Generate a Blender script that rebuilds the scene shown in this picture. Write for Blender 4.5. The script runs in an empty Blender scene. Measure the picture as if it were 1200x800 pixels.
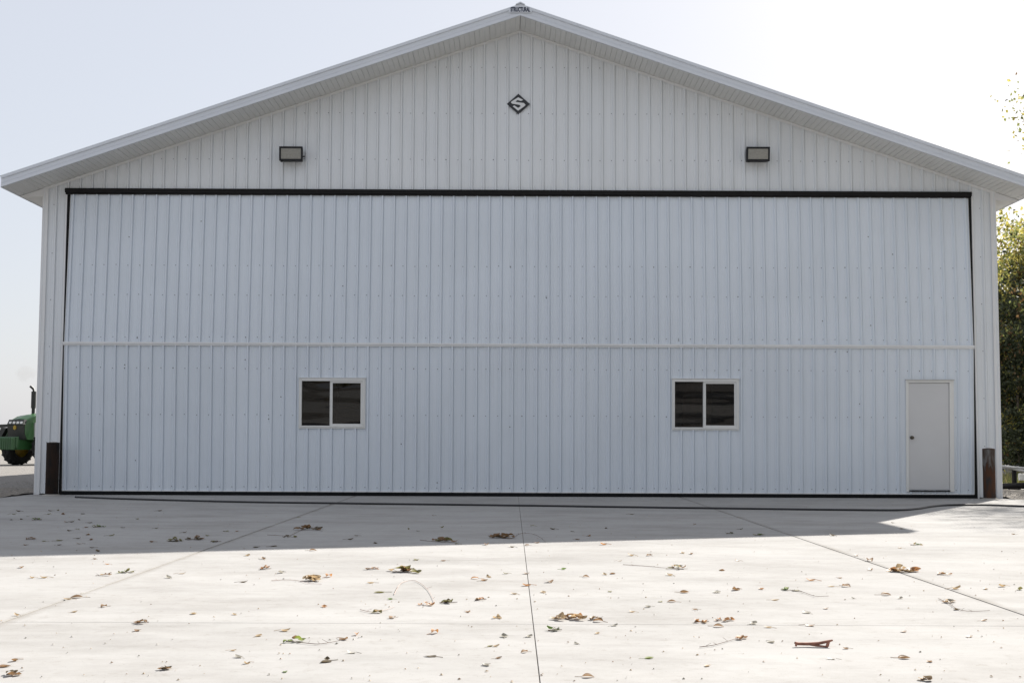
import bpy, bmesh, math, random
from mathutils import Vector, Matrix, noise as mnoise
R = math.radians
random.seed(11)
SC = bpy.context.scene
COL = SC.collection

# ------------------------------------------------------------------ camera
CAM_LOC = Vector((-.13, -25, 1.07)); PITCH = R(4.28); ROLL = R(.24); F = 1537.0
cam = bpy.data.cameras.new('camera'); cam.sensor_width = 36; cam.lens = 36*F/1200; cam.clip_end = 5000; cam.clip_start = .1
co = bpy.data.objects.new('camera', cam); COL.objects.link(co)
CAM_ROT = Matrix.Rotation(R(90)+PITCH, 3, 'X') @ Matrix.Rotation(ROLL, 3, 'Z')
co.matrix_world = Matrix.Translation(CAM_LOC) @ CAM_ROT.to_4x4()
SC.camera = co

# ------------------------------------------------------------------ sky and sun
SA, SB = .86, 1.45                       # shadow of a 1 m post falls SA to the left and SB towards the camera
SUN_EL = math.atan(1/math.hypot(SA, SB)); SUN_AZ = math.atan2(SA, SB)
w = bpy.data.worlds.new('World'); SC.world = w; w.use_nodes = True
nt = w.node_tree; nt.nodes.clear()
out = nt.nodes.new('ShaderNodeOutputWorld'); bg = nt.nodes.new('ShaderNodeBackground'); sky = nt.nodes.new('ShaderNodeTexSky')
sky.sky_type = 'NISHITA'; sky.sun_disc = False; sky.sun_elevation = SUN_EL; sky.sun_rotation = SUN_AZ
sky.air_density = 1.0; sky.dust_density = 2.5; sky.ozone_density = 1.0; sky.altitude = 400
bg.inputs['Strength'].default_value = .10
veil = nt.nodes.new('ShaderNodeMix'); veil.data_type = 'RGBA'      # thin milky cloud over the whole sky
veil.inputs[0].default_value = .86; veil.inputs[7].default_value = (2.92, 3.0, 3.24, 1)
nt.links.new(sky.outputs[0], veil.inputs[6]); nt.links.new(veil.outputs[2], bg.inputs['Color']); nt.links.new(bg.outputs[0], out.inputs['Surface'])
sl = bpy.data.lights.new('sun', 'SUN'); sl.energy = 5.0; sl.angle = R(.5); sl.color = (1, .95, .88)
so = bpy.data.objects.new('sun', sl); COL.objects.link(so)
so.rotation_euler = Vector((SA, SB, 1)).to_track_quat('Z', 'Y').to_euler(); so.location = (30, 50, 35)
SC.view_settings.view_transform = 'Standard'; SC.view_settings.look = 'None'
SC.view_settings.exposure = 1.24; SC.view_settings.gamma = 1

# ------------------------------------------------------------------ helpers
def ground_at(px, py, z=0.0):
    """the measured place on the ground that the photograph shows at a pixel"""
    d = CAM_ROT @ Vector(((px-600)/F, -(py-400)/F, -1))
    t = (z-CAM_LOC.z)/d.z
    return CAM_LOC + d*t

def mat(name, col, rough=.6, metal=0, var=0, vscale=3, vdet=4, bump=0, bscale=60, col2=None, spec=.5, stretch=None):
    m = bpy.data.materials.new(name); m.use_nodes = True
    n = m.node_tree.nodes; l = m.node_tree.links; b = n['Principled BSDF']
    b.inputs['Base Color'].default_value = (*col, 1); b.inputs['Roughness'].default_value = rough
    b.inputs['Metallic'].default_value = metal; b.inputs['Specular IOR Level'].default_value = spec
    if var or bump:
        g = n.new('ShaderNodeNewGeometry'); src = g.outputs['Position']
        if stretch:
            mp = n.new('ShaderNodeMapping'); mp.inputs['Scale'].default_value = stretch
            l.new(src, mp.inputs['Vector']); src = mp.outputs[0]
    if var:
        t = n.new('ShaderNodeTexNoise'); t.inputs['Scale'].default_value = vscale; t.inputs['Detail'].default_value = vdet
        l.new(src, t.inputs['Vector'])
        rp = n.new('ShaderNodeValToRGB')
        c2 = col2 or tuple(c*(1-var) for c in col)
        rp.color_ramp.elements[0].position = .32; rp.color_ramp.elements[1].position = .68
        rp.color_ramp.elements[0].color = (*c2, 1); rp.color_ramp.elements[1].color = (*col, 1)
        l.new(t.outputs['Fac'], rp.inputs[0]); l.new(rp.outputs[0], b.inputs['Base Color'])
    if bump:
        t2 = n.new('ShaderNodeTexNoise'); t2.inputs['Scale'].default_value = bscale; t2.inputs['Detail'].default_value = 5
        l.new(src, t2.inputs['Vector'])
        bp = n.new('ShaderNodeBump'); bp.inputs['Strength'].default_value = bump; bp.inputs['Distance'].default_value = .02
        l.new(t2.outputs['Fac'], bp.inputs['Height']); l.new(bp.outputs[0], b.inputs['Normal'])
    return m

class MB:
    """collects shapes, then links them as one mesh object"""
    def __init__(s): s.v = []; s.f = []; s.mi = []; s.cur = 0; s.smooth = []
    def add(s, vs, fs, M=None, sm=False):
        o = len(s.v)
        s.v += [tuple(M @ Vector(v)) if M else tuple(v) for v in vs]
        for f in fs: s.f.append([i+o for i in f]); s.mi.append(s.cur); s.smooth.append(sm)
        return s
    def box(s, a, b, M=None):
        x0,y0,z0 = a; x1,y1,z1 = b
        return s.add([(x0,y0,z0),(x1,y0,z0),(x1,y1,z0),(x0,y1,z0),(x0,y0,z1),(x1,y0,z1),(x1,y1,z1),(x0,y1,z1)],
              [(0,3,2,1),(4,5,6,7),(0,1,5,4),(1,2,6,5),(2,3,7,6),(3,0,4,7)], M)
    def hexa(s, p8, M=None):
        return s.add(p8, [(0,3,2,1),(4,5,6,7),(0,1,5,4),(1,2,6,5),(2,3,7,6),(3,0,4,7)], M)
    def prism(s, poly, d0, d1, axis='Y', M=None):
        n = len(poly)
        def P(u, w_, d): return {'Y':(u,d,w_),'X':(d,u,w_),'Z':(u,w_,d)}[axis]
        vs = [P(u,w_,d0) for u,w_ in poly]+[P(u,w_,d1) for u,w_ in poly]
        fs = [list(range(n))[::-1], list(range(n,2*n))]+[(i,(i+1)%n,(i+1)%n+n,i+n) for i in range(n)]
        return s.add(vs, fs, M)
    def tube(s, pts, rad, n=8, cap=True, M=None, sm=True):
        pts = [Vector(p) for p in pts]; rs = rad if isinstance(rad, (list,tuple)) else [rad]*len(pts)
        o = []; fs = []
        for i,p in enumerate(pts):
            t = (pts[min(i+1,len(pts)-1)]-pts[max(i-1,0)]).normalized()
            a = t.cross(Vector((0,0,1)) if abs(t.z)<.9 else Vector((1,0,0))).normalized(); b = t.cross(a)
            for k in range(n):
                an = 2*math.pi*k/n; o.append(p+(a*math.cos(an)+b*math.sin(an))*rs[i])
        for i in range(len(pts)-1):
            for k in range(n): fs.append((i*n+k, i*n+(k+1)%n, (i+1)*n+(k+1)%n, (i+1)*n+k))
        s.add(o, fs, M, sm)
        if cap: s.add(o[:n], [list(range(n))[::-1]], M); s.add(o[-n:], [list(range(n))], M)
        return s
    def lathe(s, prof, n=24, M=None, sm=True):
        vs = []; fs = []
        for r_,z in prof:
            for k in range(n): an = 2*math.pi*k/n; vs.append((r_*math.cos(an), r_*math.sin(an), z))
        for i in range(len(prof)-1):
            for k in range(n): fs.append((i*n+k, i*n+(k+1)%n, (i+1)*n+(k+1)%n, (i+1)*n+k))
        return s.add(vs, fs, M, sm)
    def mesh(s, name, mats):
        me = bpy.data.meshes.new(name); me.from_pydata(s.v, [], s.f)
        for m in (mats if isinstance(mats, (list,tuple)) else [mats]): me.materials.append(m)
        me.polygons.foreach_set('material_index', s.mi); me.polygons.foreach_set('use_smooth', s.smooth)
        me.update(); return me
    def build(s, name, mats, parent=None): return link(name, s.mesh(name, mats), parent)
def link(name, me, parent=None, loc=(0,0,0)):
    o = bpy.data.objects.new(name, me); COL.objects.link(o); o.location = loc
    if parent: o.parent = parent
    return o
def empty(name, loc=(0,0,0), rz=0):
    o = bpy.data.objects.new(name, None); COL.objects.link(o); o.location = loc; o.rotation_euler = (0,0,rz); o.empty_display_size = .2
    return o
def tag(o, label=None, cat=None, group=None, kind=None):
    if label: o['label'] = label
    if cat: o['category'] = cat
    if group: o['group'] = group
    if kind: o['kind'] = kind
    return o
KIDS = {}
def copy_tree(o, parent=None):
    c = o.copy(); COL.objects.link(c)
    if parent: c.parent = parent
    for ch in [x for x in ALLKIDS(o)]: copy_tree(ch, c)
    return c
def ALLKIDS(o): return [x for x in bpy.data.objects if x.parent == o]
def bevel(o, wd=.004, seg=2):
    m = o.modifiers.new('bevel', 'BEVEL'); m.width = wd; m.segments = seg; m.limit_method = 'ANGLE'; m.angle_limit = R(40); return o

# ------------------------------------------------------------------ materials
def siding_mat(name, col, dirt):
    m = bpy.data.materials.new(name); m.use_nodes = True
    n = m.node_tree.nodes; l = m.node_tree.links; b = n['Principled BSDF']
    b.inputs['Roughness'].default_value = .38; b.inputs['Specular IOR Level'].default_value = .4
    g = n.new('ShaderNodeNewGeometry')
    def nz(scale, st, det=4):
        mp = n.new('ShaderNodeMapping'); mp.inputs['Scale'].default_value = st; l.new(g.outputs['Position'], mp.inputs['Vector'])
        t = n.new('ShaderNodeTexNoise'); t.inputs['Scale'].default_value = scale; t.inputs['Detail'].default_value = det
        l.new(mp.outputs[0], t.inputs['Vector']); return t.outputs['Fac']
    def ramp(src, a, b_, ca, cb):
        r_ = n.new('ShaderNodeValToRGB'); e = r_.color_ramp.elements; e[0].position = a; e[1].position = b_
        e[0].color = (*ca,1); e[1].color = (*cb,1); l.new(src, r_.inputs[0]); return r_.outputs[0]
    big = ramp(nz(.55, (1,1,1), 5), .3, .7, tuple(c*.93 for c in col), col)
    streak = ramp(nz(1.1, (3,3,.25), 4), .30, .55, dirt, (1,1,1))
    pr = n.new('ShaderNodeObjectInfo')
    pv = ramp(pr.outputs['Random'], 0, 1, (.965,.97,.975), (1,1,1))
    cur = big
    for o_ in (streak, pv):
        mx = n.new('ShaderNodeMix'); mx.data_type = 'RGBA'; mx.blend_type = 'MULTIPLY'; mx.inputs[0].default_value = 1
        l.new(cur, mx.inputs[6]); l.new(o_, mx.inputs[7]); cur = mx.outputs[2]
    l.new(cur, b.inputs['Base Color'])
    t2 = nz(1.6, (1,1,.5), 3); bp = n.new('ShaderNodeBump'); bp.inputs['Strength'].default_value = .4; bp.inputs['Distance'].default_value = .012
    l.new(t2, bp.inputs['Height']); l.new(bp.outputs[0], b.inputs['Normal'])
    return m
M_SIDE = siding_mat('white_painted_steel', (.765,.79,.815), (.975,.972,.965))
M_DOOR = siding_mat('white_painted_door_steel', (.715,.765,.825), (.975,.975,.972))
M_TRIM = mat('trim_white', (.74,.745,.75), .4, var=.06, vscale=2)
M_FASC = mat('fascia_grey_white', (.66,.69,.74), .35, var=.05, vscale=1.5)
M_SOFF = mat('soffit_white', (.72,.72,.70), .5, var=.05, vscale=3)
M_BLACK = mat('black_steel', (.014,.013,.013), .6, var=.3, vscale=8, spec=.2)
M_RUB = mat('black_rubber', (.012,.013,.015), .8, var=.4, vscale=10, spec=.2)
M_SCREW = mat('screw_zinc', (.20,.21,.23), .4, metal=.3)
M_SCREWD = mat('screw_dark', (.06,.055,.05), .6)
M_VINYL = mat('window_vinyl', (.72,.72,.70), .4, var=.04, vscale=6)
M_DLEAF = mat('door_white', (.60,.60,.605), .45, var=.03, vscale=2.5)
M_ALU = mat('aluminium', (.5,.5,.5), .35, metal=.8)
M_ROOF = mat('roof_steel', (.6,.62,.63), .4, var=.06, vscale=1)
M_INT = mat('band_board_wood', (.42,.30,.19), .8, var=.4, vscale=3)
M_CURT = mat('brown_curtain', (.6,.46,.38), .9, var=.3, vscale=2, stretch=(6,6,.6))
M_BRONZE = mat('dark_bronze', (.02,.021,.024), .55, var=.3, vscale=20, spec=.25)
M_LENS = mat('frosted_lens', (.36,.35,.315), .25, var=.15, vscale=30)
M_INK = mat('navy_lettering', (.02,.026,.06), .5)
M_SIGNB = mat('sign_black', (.012,.013,.016), .35)
M_SIGNW = mat('sign_silver_white', (.70,.71,.72), .35)
M_HOSE = mat('hose_black', (.022,.022,.024), .5)

def glass_mat():
    m = bpy.data.materials.new('window_glass'); m.use_nodes = True
    n = m.node_tree.nodes; l = m.node_tree.links; n.remove(n['Principled BSDF'])
    t = n.new('ShaderNodeBsdfTransparent'); t.inputs[0].default_value = (.4,.4,.4,1)
    gl = n.new('ShaderNodeBsdfGlossy'); gl.inputs['Roughness'].default_value = .02; gl.inputs[0].default_value = (.9,.9,.9,1)
    fr = n.new('ShaderNodeFresnel'); fr.inputs['IOR'].default_value = 1.4
    tx = n.new('ShaderNodeTexNoise'); tx.inputs['Scale'].default_value = 1.3; tx.inputs['Detail'].default_value = 1
    mp = n.new('ShaderNodeMapping'); mp.inputs['Scale'].default_value = (.35,1,1.6)
    g = n.new('ShaderNodeNewGeometry'); l.new(g.outputs['Position'], mp.inputs['Vector']); l.new(mp.outputs[0], tx.inputs['Vector'])
    bp = n.new('ShaderNodeBump'); bp.inputs['Strength'].default_value = .55; bp.inputs['Distance'].default_value = .05
    l.new(tx.outputs['Fac'], bp.inputs['Height']); l.new(bp.outputs[0], gl.inputs['Normal'])
    mx = n.new('ShaderNodeMixShader'); l.new(fr.outputs[0], mx.inputs[0]); l.new(t.outputs[0], mx.inputs[1]); l.new(gl.outputs[0], mx.inputs[2])
    l.new(mx.outputs[0], n['Material Output'].inputs['Surface']); return m
M_GLASS = glass_mat()

def concrete_mat():
    m = bpy.data.materials.new('broom_finished_concrete'); m.use_nodes = True
    n = m.node_tree.nodes; l = m.node_tree.links; b = n['Principled BSDF']
    b.inputs['Roughness'].default_value = 1; b.inputs['Specular IOR Level'].default_value = .05
    g = n.new('ShaderNodeNewGeometry')
    def nz(scale, st=(1,1,1), det=5, ro=.6):
        mp = n.new('ShaderNodeMapping'); mp.inputs['Scale'].default_value = st; l.new(g.outputs['Position'], mp.inputs['Vector'])
        t = n.new('ShaderNodeTexNoise'); t.inputs['Scale'].default_value = scale; t.inputs['Detail'].default_value = det; t.inputs['Roughness'].default_value = ro
        l.new(mp.outputs[0], t.inputs['Vector']); return t.outputs['Fac']
    def ramp(src, a, b_, ca, cb):
        r_ = n.new('ShaderNodeValToRGB'); e = r_.color_ramp.elements; e[0].position = a; e[1].position = b_
        e[0].color = (*ca,1); e[1].color = (*cb,1); l.new(src, r_.inputs[0]); return r_.outputs[0]
    cur = ramp(nz(.35), .3, .7, (.378,.371,.360), (.394,.387,.376))
    info = n.new('ShaderNodeObjectInfo')
    sx = n.new('ShaderNodeSeparateXYZ'); l.new(g.outputs['Position'], sx.inputs[0])
    def mth(op, a, b_=None):
        q = n.new('ShaderNodeMath'); q.operation = op
        for i, v in enumerate((a, b_)):
            if v is None: continue
            if isinstance(v, (int, float)): q.inputs[i].default_value = v
            else: l.new(v, q.inputs[i])
        return q.outputs[0]
    dj = mth('ABSOLUTE', mth('SUBTRACT', mth('ABSOLUTE', sx.outputs['X']), 3.068))            # distance to the two side joints
    seep = mth('ADD', mth('MULTIPLY', dj, 3.0), mth('MULTIPLY', nz(1.6, (1,.5,1), 6, .7), .55))
    layers = [ramp(seep, .20, .44, (.77,.75,.72), (1,1,1)),                                    # grime washed along the joints
              ramp(nz(.5, (.35,1.1,1), 7, .72), .30, .50, (.86,.86,.86), (1,1,1)),
              ramp(nz(.8, (.8,1.2,1), 7, .75), .36, .56, (.84,.83,.82), (1,1,1)),        # patches and old stains
              ramp(nz(2.6, det=7, ro=.8), .26, .40, (.80,.785,.76), (1,1,1)),          # leaf-tannin and tyre marks
              ramp(nz(1.1, (.45,1.3,1), 7, .7), .34, .60, (.92,.92,.92), (1,1,1)),          # finishing swirls across the slab
              ramp(nz(5, (.05,6,1), 3), .35, .6, (.98,.98,.98), (1,1,1)),              # broom lines
              ramp(nz(9, det=6, ro=.75), .28, .44, (.82,.80,.77), (1,1,1)),            # blotches
              ramp(nz(70, det=2), .27, .33, (.66,.63,.58), (1,1,1)),                   # grit
              ramp(info.outputs['Random'], 0, 1, (.97,.97,.97), (1,1,1))]
    for o_ in layers:
        mx = n.new('ShaderNodeMix'); mx.data_type = 'RGBA'; mx.blend_type = 'MULTIPLY'; mx.inputs[0].default_value = 1
        l.new(cur, mx.inputs[6]); l.new(o_, mx.inputs[7]); cur = mx.outputs[2]
    l.new(cur, b.inputs['Base Color'])
    bp = n.new('ShaderNodeBump'); bp.inputs['Strength'].default_value = .3; bp.inputs['Distance'].default_value = .004
    l.new(nz(40, (.15,3,1)), bp.inputs['Height']); l.new(bp.outputs[0], b.inputs['Normal'])
    return m
M_CONC = concrete_mat()
M_JOINT = mat("joint_dirt", (.17,.14,.11), .95, var=.6, vscale=4)

# ------------------------------------------------------------------ ground
def ground_mat():
    m = bpy.data.materials.new('gravel_and_field'); m.use_nodes = True
    n = m.node_tree.nodes; l = m.node_tree.links; b = n['Principled BSDF']; b.inputs['Roughness'].default_value = .95
    g = n.new('ShaderNodeNewGeometry')
    def nz(scale, det=6):
        t = n.new('ShaderNodeTexNoise'); t.inputs['Scale'].default_value = scale; t.inputs['Detail'].default_value = det; t.inputs['Roughness'].default_value = .7
        l.new(g.outputs['Position'], t.inputs['Vector']); return t.outputs['Fac']
    def ramp(src, a, b_, ca, cb):
        r_ = n.new('ShaderNodeValToRGB'); e = r_.color_ramp.elements; e[0].position = a; e[1].position = b_
        e[0].color = (*ca,1); e[1].color = (*cb,1); l.new(src, r_.inputs[0]); return r_.outputs[0]
    grav = ramp(nz(18), .3, .7, (.12,.11,.10), (.26,.245,.225))
    field = ramp(nz(.2), .3, .7, (.20,.18,.13), (.27,.24,.18))
    sx = n.new('ShaderNodeSeparateXYZ'); l.new(g.outputs['Position'], sx.inputs[0])
    mr = n.new('ShaderNodeMapRange'); mr.inputs[1].default_value = 60; mr.inputs[2].default_value = 70; l.new(sx.outputs['Y'], mr.inputs[0])
    mx = n.new('ShaderNodeMix'); mx.data_type = 'RGBA'; l.new(mr.outputs[0], mx.inputs[0]); l.new(grav, mx.inputs[6]); l.new(field, mx.inputs[7])
    l.new(mx.outputs[2], b.inputs['Base Color'])
    bp = n.new('ShaderNodeBump'); bp.inputs['Strength'].default_value = .8; bp.inputs['Distance'].default_value = .03
    l.new(nz(30), bp.inputs['Height']); l.new(bp.outputs[0], b.inputs['Normal']); return m
M_GROUND = ground_mat()
tag(MB().add([(-1500,-1500,-.03),(1500,-1500,-.03),(1500,1500,-.03),(-1500,1500,-.03)], [(0,1,2,3)]).build('ground', M_GROUND), kind='structure')

apron = tag(empty('concrete_apron', (0,-10,0)), kind='structure')
CX = [-17, -3.085, 0, 3.05, 14]; RY = [-.02, -17.25, -34]; J = .003; JW = [0,.008,.0022,.007,0]
for i in range(4):
    for k in range(2):
        b = MB(); x0, x1, y1, y0 = CX[i]+JW[i], CX[i+1]-JW[i+1], RY[k]-(J if k else 0), RY[k+1]+J*.6
        c = .0015                                                   # tooled edges along the joints
        b.add([(x0,y0,-.2),(x1,y0,-.2),(x1,y1,-.2),(x0,y1,-.2),(x0,y0,-c),(x1,y0,-c),(x1,y1,-c),(x0,y1,-c),
               (x0+c,y0+c,0),(x1-c,y0+c,0),(x1-c,y1-c,0),(x0+c,y1-c,0)],
              [(8,9,10,11)]+[(a,(a+1)%4,(a+1)%4+4,a+4) for a in range(4)]+[(a+4,(a+1)%4+4,(a+1)%4+8,a+8) for a in range(4)])
        o = b.build('concrete_slab', M_CONC); o.parent = apron; o.matrix_parent_inverse = Matrix.Translation((0,10,0))

for i in (1,2,3): MB().box((CX[i]-JW[i],-34,-.1),(CX[i]+JW[i],-.03,-.007)).build("joint_filler", M_JOINT, apron).matrix_parent_inverse = Matrix.Translation((0,10,0))
M_DIRT = mat('gravelly_dirt', (.25,.22,.185), .95, var=.5, vscale=14, vdet=8, bump=1.0, bscale=30)
def dirt_bank(x0, x1, y_edge, y_back, wob, seed):
    nx = int((x1-x0)/.09)+1; ny = 14; v = []; f = []
    for i in range(nx+1):
        x = x0+(x1-x0)*i/nx; ye = y_edge+wob*mnoise.noise(Vector((x*1.7, seed, 0)))+wob*.4*mnoise.noise(Vector((x*7, seed, 3)))
        for k in range(ny+1):
            t = k/ny; y = ye+(y_back-ye)*t*t*.6+(y_back-ye)*t*.4
            z = -.01+.035*min(1, t*5)+.02*mnoise.noise(Vector((x*6, y*6, seed)))*min(1, t*4)
            v.append((x, y, z))
    for i in range(nx):
        for k in range(ny): a = i*(ny+1)+k; f.append((a, a+ny+1, a+ny+2, a+1))
    b = MB().add(v, f, sm=True); return tag(b.build('dirt', M_DIRT), kind='structure')
dirt_bank(-14.5, -9.24, -1.55, 2.5, .22, 1.3)
dirt_bank(9.24, 14.2, -.55, 4.0, .3, 7.7)
stones = MB()
M_STONE = mat('gravel_stone', (.33,.31,.28), .9, var=.5, vscale=9)
for i in range(1500):
    if i < 800: x, y = random.uniform(-12.5,-9.25), random.uniform(-1.6,9)
    else: x, y = random.uniform(9.2,13), random.uniform(-.9,5)
    if i >= 800 and y < -.5 and random.random() < .6: continue
    s = random.uniform(.008,.026); z = .03 if y < 2.5 else -.02
    vs = [(x+s*math.cos(a)*random.uniform(.7,1.3), y+s*math.sin(a)*random.uniform(.7,1.3), z) for a in (0,1.26,2.5,3.8,5)]
    stones.add(vs+[(x,y,z+s*.9)], [(k,(k+1)%5,5) for k in range(5)])
tag(stones.build('gravel', M_STONE), kind='stuff')

# ------------------------------------------------------------------ hangar
HW, RZ, SL = 9.144, 9.0, .342          # half width, ridge height of the gable, slope
DEPTH = 24.0; OH = .92; EX = 9.635     # rake overhang, eave tip
def gz(x): return RZ-SL*abs(x)
hangar = tag(empty('hangar'), 'large white ribbed steel hangar with a full-width bifold door and low gable roof', 'building')
P = .2286
def rib_cols(xa, xb, phase):
    xs = {round(xa,5):None, round(xb,5):None}
    k0 = int(math.floor((xa-phase)/P))-1; k1 = int(math.ceil((xb-phase)/P))+1
    prof = []
    for k in range(k0, k1+1):
        c = phase+k*P
        for dx,h in ((-.0762-.013,0),(-.0762,.004),(-.0762+.013,0),(-.034,0),(-.0115,.030),(.0105,.030),(.0155,-.004),(.022,-.011),(.029,0),(.0762-.013,0),(.0762,.004),(.0762+.013,0)):  # steep right flank and foot groove shaped to give a dark shade line
            prof.append((c+dx, h))
    prof.sort()
    def hgt(x):
        for (xA,hA),(xB,hB) in zip(prof, prof[1:]):
            if xA <= x <= xB: return hA+(hB-hA)*(x-xA)/max(xB-xA,1e-6)
        return 0
    xs = sorted([x for x,_ in prof if xa < x < xb]+[xa, xb])
    return xs, hgt
def siding(b, xa, xb, phase, zbot, ztop, yface, openings=(), zc=()):
    """ribbed sheet between xa and xb; openings cut real holes"""
    xs, hgt = rib_cols(xa, xb, phase)
    for o in openings:
        for e in (o[0], o[1]):
            if xa < e < xb: xs.append(e)
    xs = sorted(set(xs))
    for a, c in zip(xs, xs[1:]):
        mid = (a+c)/2; segs = [(zbot, None)]
        cuts = [o for o in openings if o[0] < mid < o[1]]
        iv = []; lo = zbot
        for o in sorted(cuts, key=lambda q: q[2]): iv.append((lo, o[2])); lo = o[3]
        iv.append((lo, None))
        for z0, z1 in iv:
            za = z1 if z1 is not None else ztop(a); zb = z1 if z1 is not None else ztop(c)
            if z0 >= za and z0 >= zb: continue
            ha, hc = hgt(a), hgt(c)
            b.add([(a, yface(z0)-ha, z0), (c, yface(z0)-hc, z0), (c, yface(zb)-hc, zb), (a, yface(za)-ha, za)], [(0,1,2,3)])
screws = MB()
def screw(x, y, z, dark=False):
    r = .011 if dark else .0095; screws.cur = 1 if dark else 0
    screws.add([(x+r*math.cos(a), y, z+r*math.sin(a)) for a in (.5,1.55,2.6,3.65,4.7,5.75)]+[(x, y-.009, z)], [((k+1)%6,k,6) for k in range(6)])
OPX = 8.70; HZ0, HZ1 = 5.735, 5.85
# front siding: narrow full-height strips beside the door, then gable sheets above it
jit = random.Random(5)
edges = [-HW, -OPX]+[-8*.9144-.9144+.9144*k+.0305 for k in range(1, 18)]+[OPX, HW]
edges = sorted(set(round(e,4) for e in edges))
for a, c in zip(edges, edges[1:]):
    b = MB(); strip = abs((a+c)/2) > OPX-.01; y0 = -.002*jit.random()
    siding(b, a, c, 0.0, .02 if strip else HZ1-.02, lambda x: gz(x)-.01, lambda z, y0=y0: y0)
    b.build('siding_panel', M_SIDE, hangar)
for k in range(-40, 41):
    x = k*P-.05
    for z in (8.27, 7.36, 6.45, 5.55, 4.6, 3.7, 2.8, 1.9, .99, .2):
        if abs(x) < HW-.12 and z < gz(x)-.15 and (z > HZ1+.1 or abs(x) > OPX+.05):
            screw(x+jit.uniform(-.006,.006), -.003, z+jit.uniform(-.008,.008), jit.random() < .03)
# other walls
for sx in (-1, 1):
    b = MB(); xs, hgt = rib_cols(.02, DEPTH, .05)
    for a, c in zip(xs, xs[1:]):
        b.add([(sx*(HW+hgt(a)), a, 0), (sx*(HW+hgt(c)), c, 0), (sx*(HW+hgt(c)), c, gz(HW)), (sx*(HW+hgt(a)), a, gz(HW))], [(0,1,2,3)])
    b.build('side_wall', M_SIDE, hangar)
MB().add([(-HW,DEPTH,0),(HW,DEPTH,0),(HW,DEPTH,gz(HW)),(0,DEPTH,RZ),(-HW,DEPTH,gz(HW))], [(0,1,2,3,4)]).build('back_wall', M_SIDE, hangar)
MB().box((-HW+.05,.03,-.15),(HW-.05,DEPTH-.05,.004)).build('floor', M_CONC, hangar)
# roof sheets, ribbed along the slope
TH = .21
for sx in (-1, 1):
    b = MB(); y = -OH-.02; step = .2286; n = int((DEPTH+2*OH)/step)
    nrm = Vector((sx*SL,0,1)).normalized()
    for i in range(n):
        ya, yb = y+i*step, y+(i+1)*step
        ps = [(ya,0),(yb-.07,0),(yb-.05,.02),(yb-.02,.02),(yb,0)]
        for (p,h),(q,g_) in zip(ps, ps[1:]):
            def pt(x, yy, hh): return Vector((sx*x, yy, gz(x)+TH+.004))+nrm*hh
            b.add([pt(0,p,h), pt(EX+.03,p,h), pt(EX+.03,q,g_), pt(0,q,g_)], [(0,1,2,3)])
    b.build('roof', M_ROOF, hangar)
# ridge cap
MB().prism([(-.09, RZ+TH-.008),(0, RZ+TH+.04),(.09, RZ+TH-.008),(.085,RZ+TH-.02),(0,RZ+TH+.012),(-.085,RZ+TH-.02)], -OH-.045, DEPTH+OH+.04).build('ridge_cap', M_FASC, hangar)
# rake fascia: face board, a rolled bead along its middle and a lower lip
for sx in (-1, 1):
    b = MB()
    def band(h0, h1, d0, d1):
        poly = [(0,RZ+h0),(sx*EX,gz(EX)+h0),(sx*EX,gz(EX)+h1),(0,RZ+h1)]
        b.prism(poly if sx < 0 else poly[::-1], d0, d1)
    band(.0, TH, -OH, -OH+.025); band(.001, .045, -OH-.012, -OH); band(.075, .088, -OH-.006, -OH); band(TH-.05, TH+.006, -OH-.022, -OH)
    b.build('rake_fascia', M_FASC, hangar)
    # eave fascia and horizontal eave soffit along the side, closed by a return at the front wall
    ze = gz(EX)-.0
    MB().box((sx*EX-.012, -OH+.026, ze-.004), (sx*EX+.012, DEPTH+OH, ze+TH-.01)).build('eave_fascia', M_FASC, hangar)
    MB().box((min(sx*HW,sx*(EX-.014))+.004, .012, ze+.002), (max(sx*HW,sx*(EX-.014))-.004, DEPTH-.01, ze+.014)).build('eave_soffit', M_SOFF, hangar)
    b = MB(); q = [(sx*(HW-.02), ze-.006),(sx*(EX-.02), ze-.006),(sx*(EX-.02), gz(EX-.02)-.006),(sx*(HW-.02), gz(HW-.02)-.006)]
    b.prism(q, -.012, .008); b.build('eave_return', M_TRIM, hangar)
    # corner trim, two narrow flanges
    b = MB(); b.box((min(sx*(HW-.075),sx*(HW+.03)), -.026, 0), (max(sx*(HW-.075),sx*(HW+.03)), -.021, gz(HW-.075)-.01))
    b.box((min(sx*(HW+.024),sx*(HW+.03)), -.0205, 0), (max(sx*(HW+.024),sx*(HW+.03)), .12, gz(EX)))
    b.box((min(sx*(HW-.08),sx*(HW-.065)), -.031, 0), (max(sx*(HW-.08),sx*(HW-.065)), -.0265, gz(HW-.065)-.012))
    b.build('corner_trim', M_TRIM, hangar)
    # frieze trim where the siding meets the soffit
    b = MB(); t0, t1 = .002, -.055
    poly = [(0,RZ+t1),(sx*HW,gz(HW)+t1),(sx*HW,gz(HW)-.002),(0,RZ-.002)]
    b.prism(poly, -.028, -.021); b.build('frieze_trim', M_TRIM, hangar)
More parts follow.
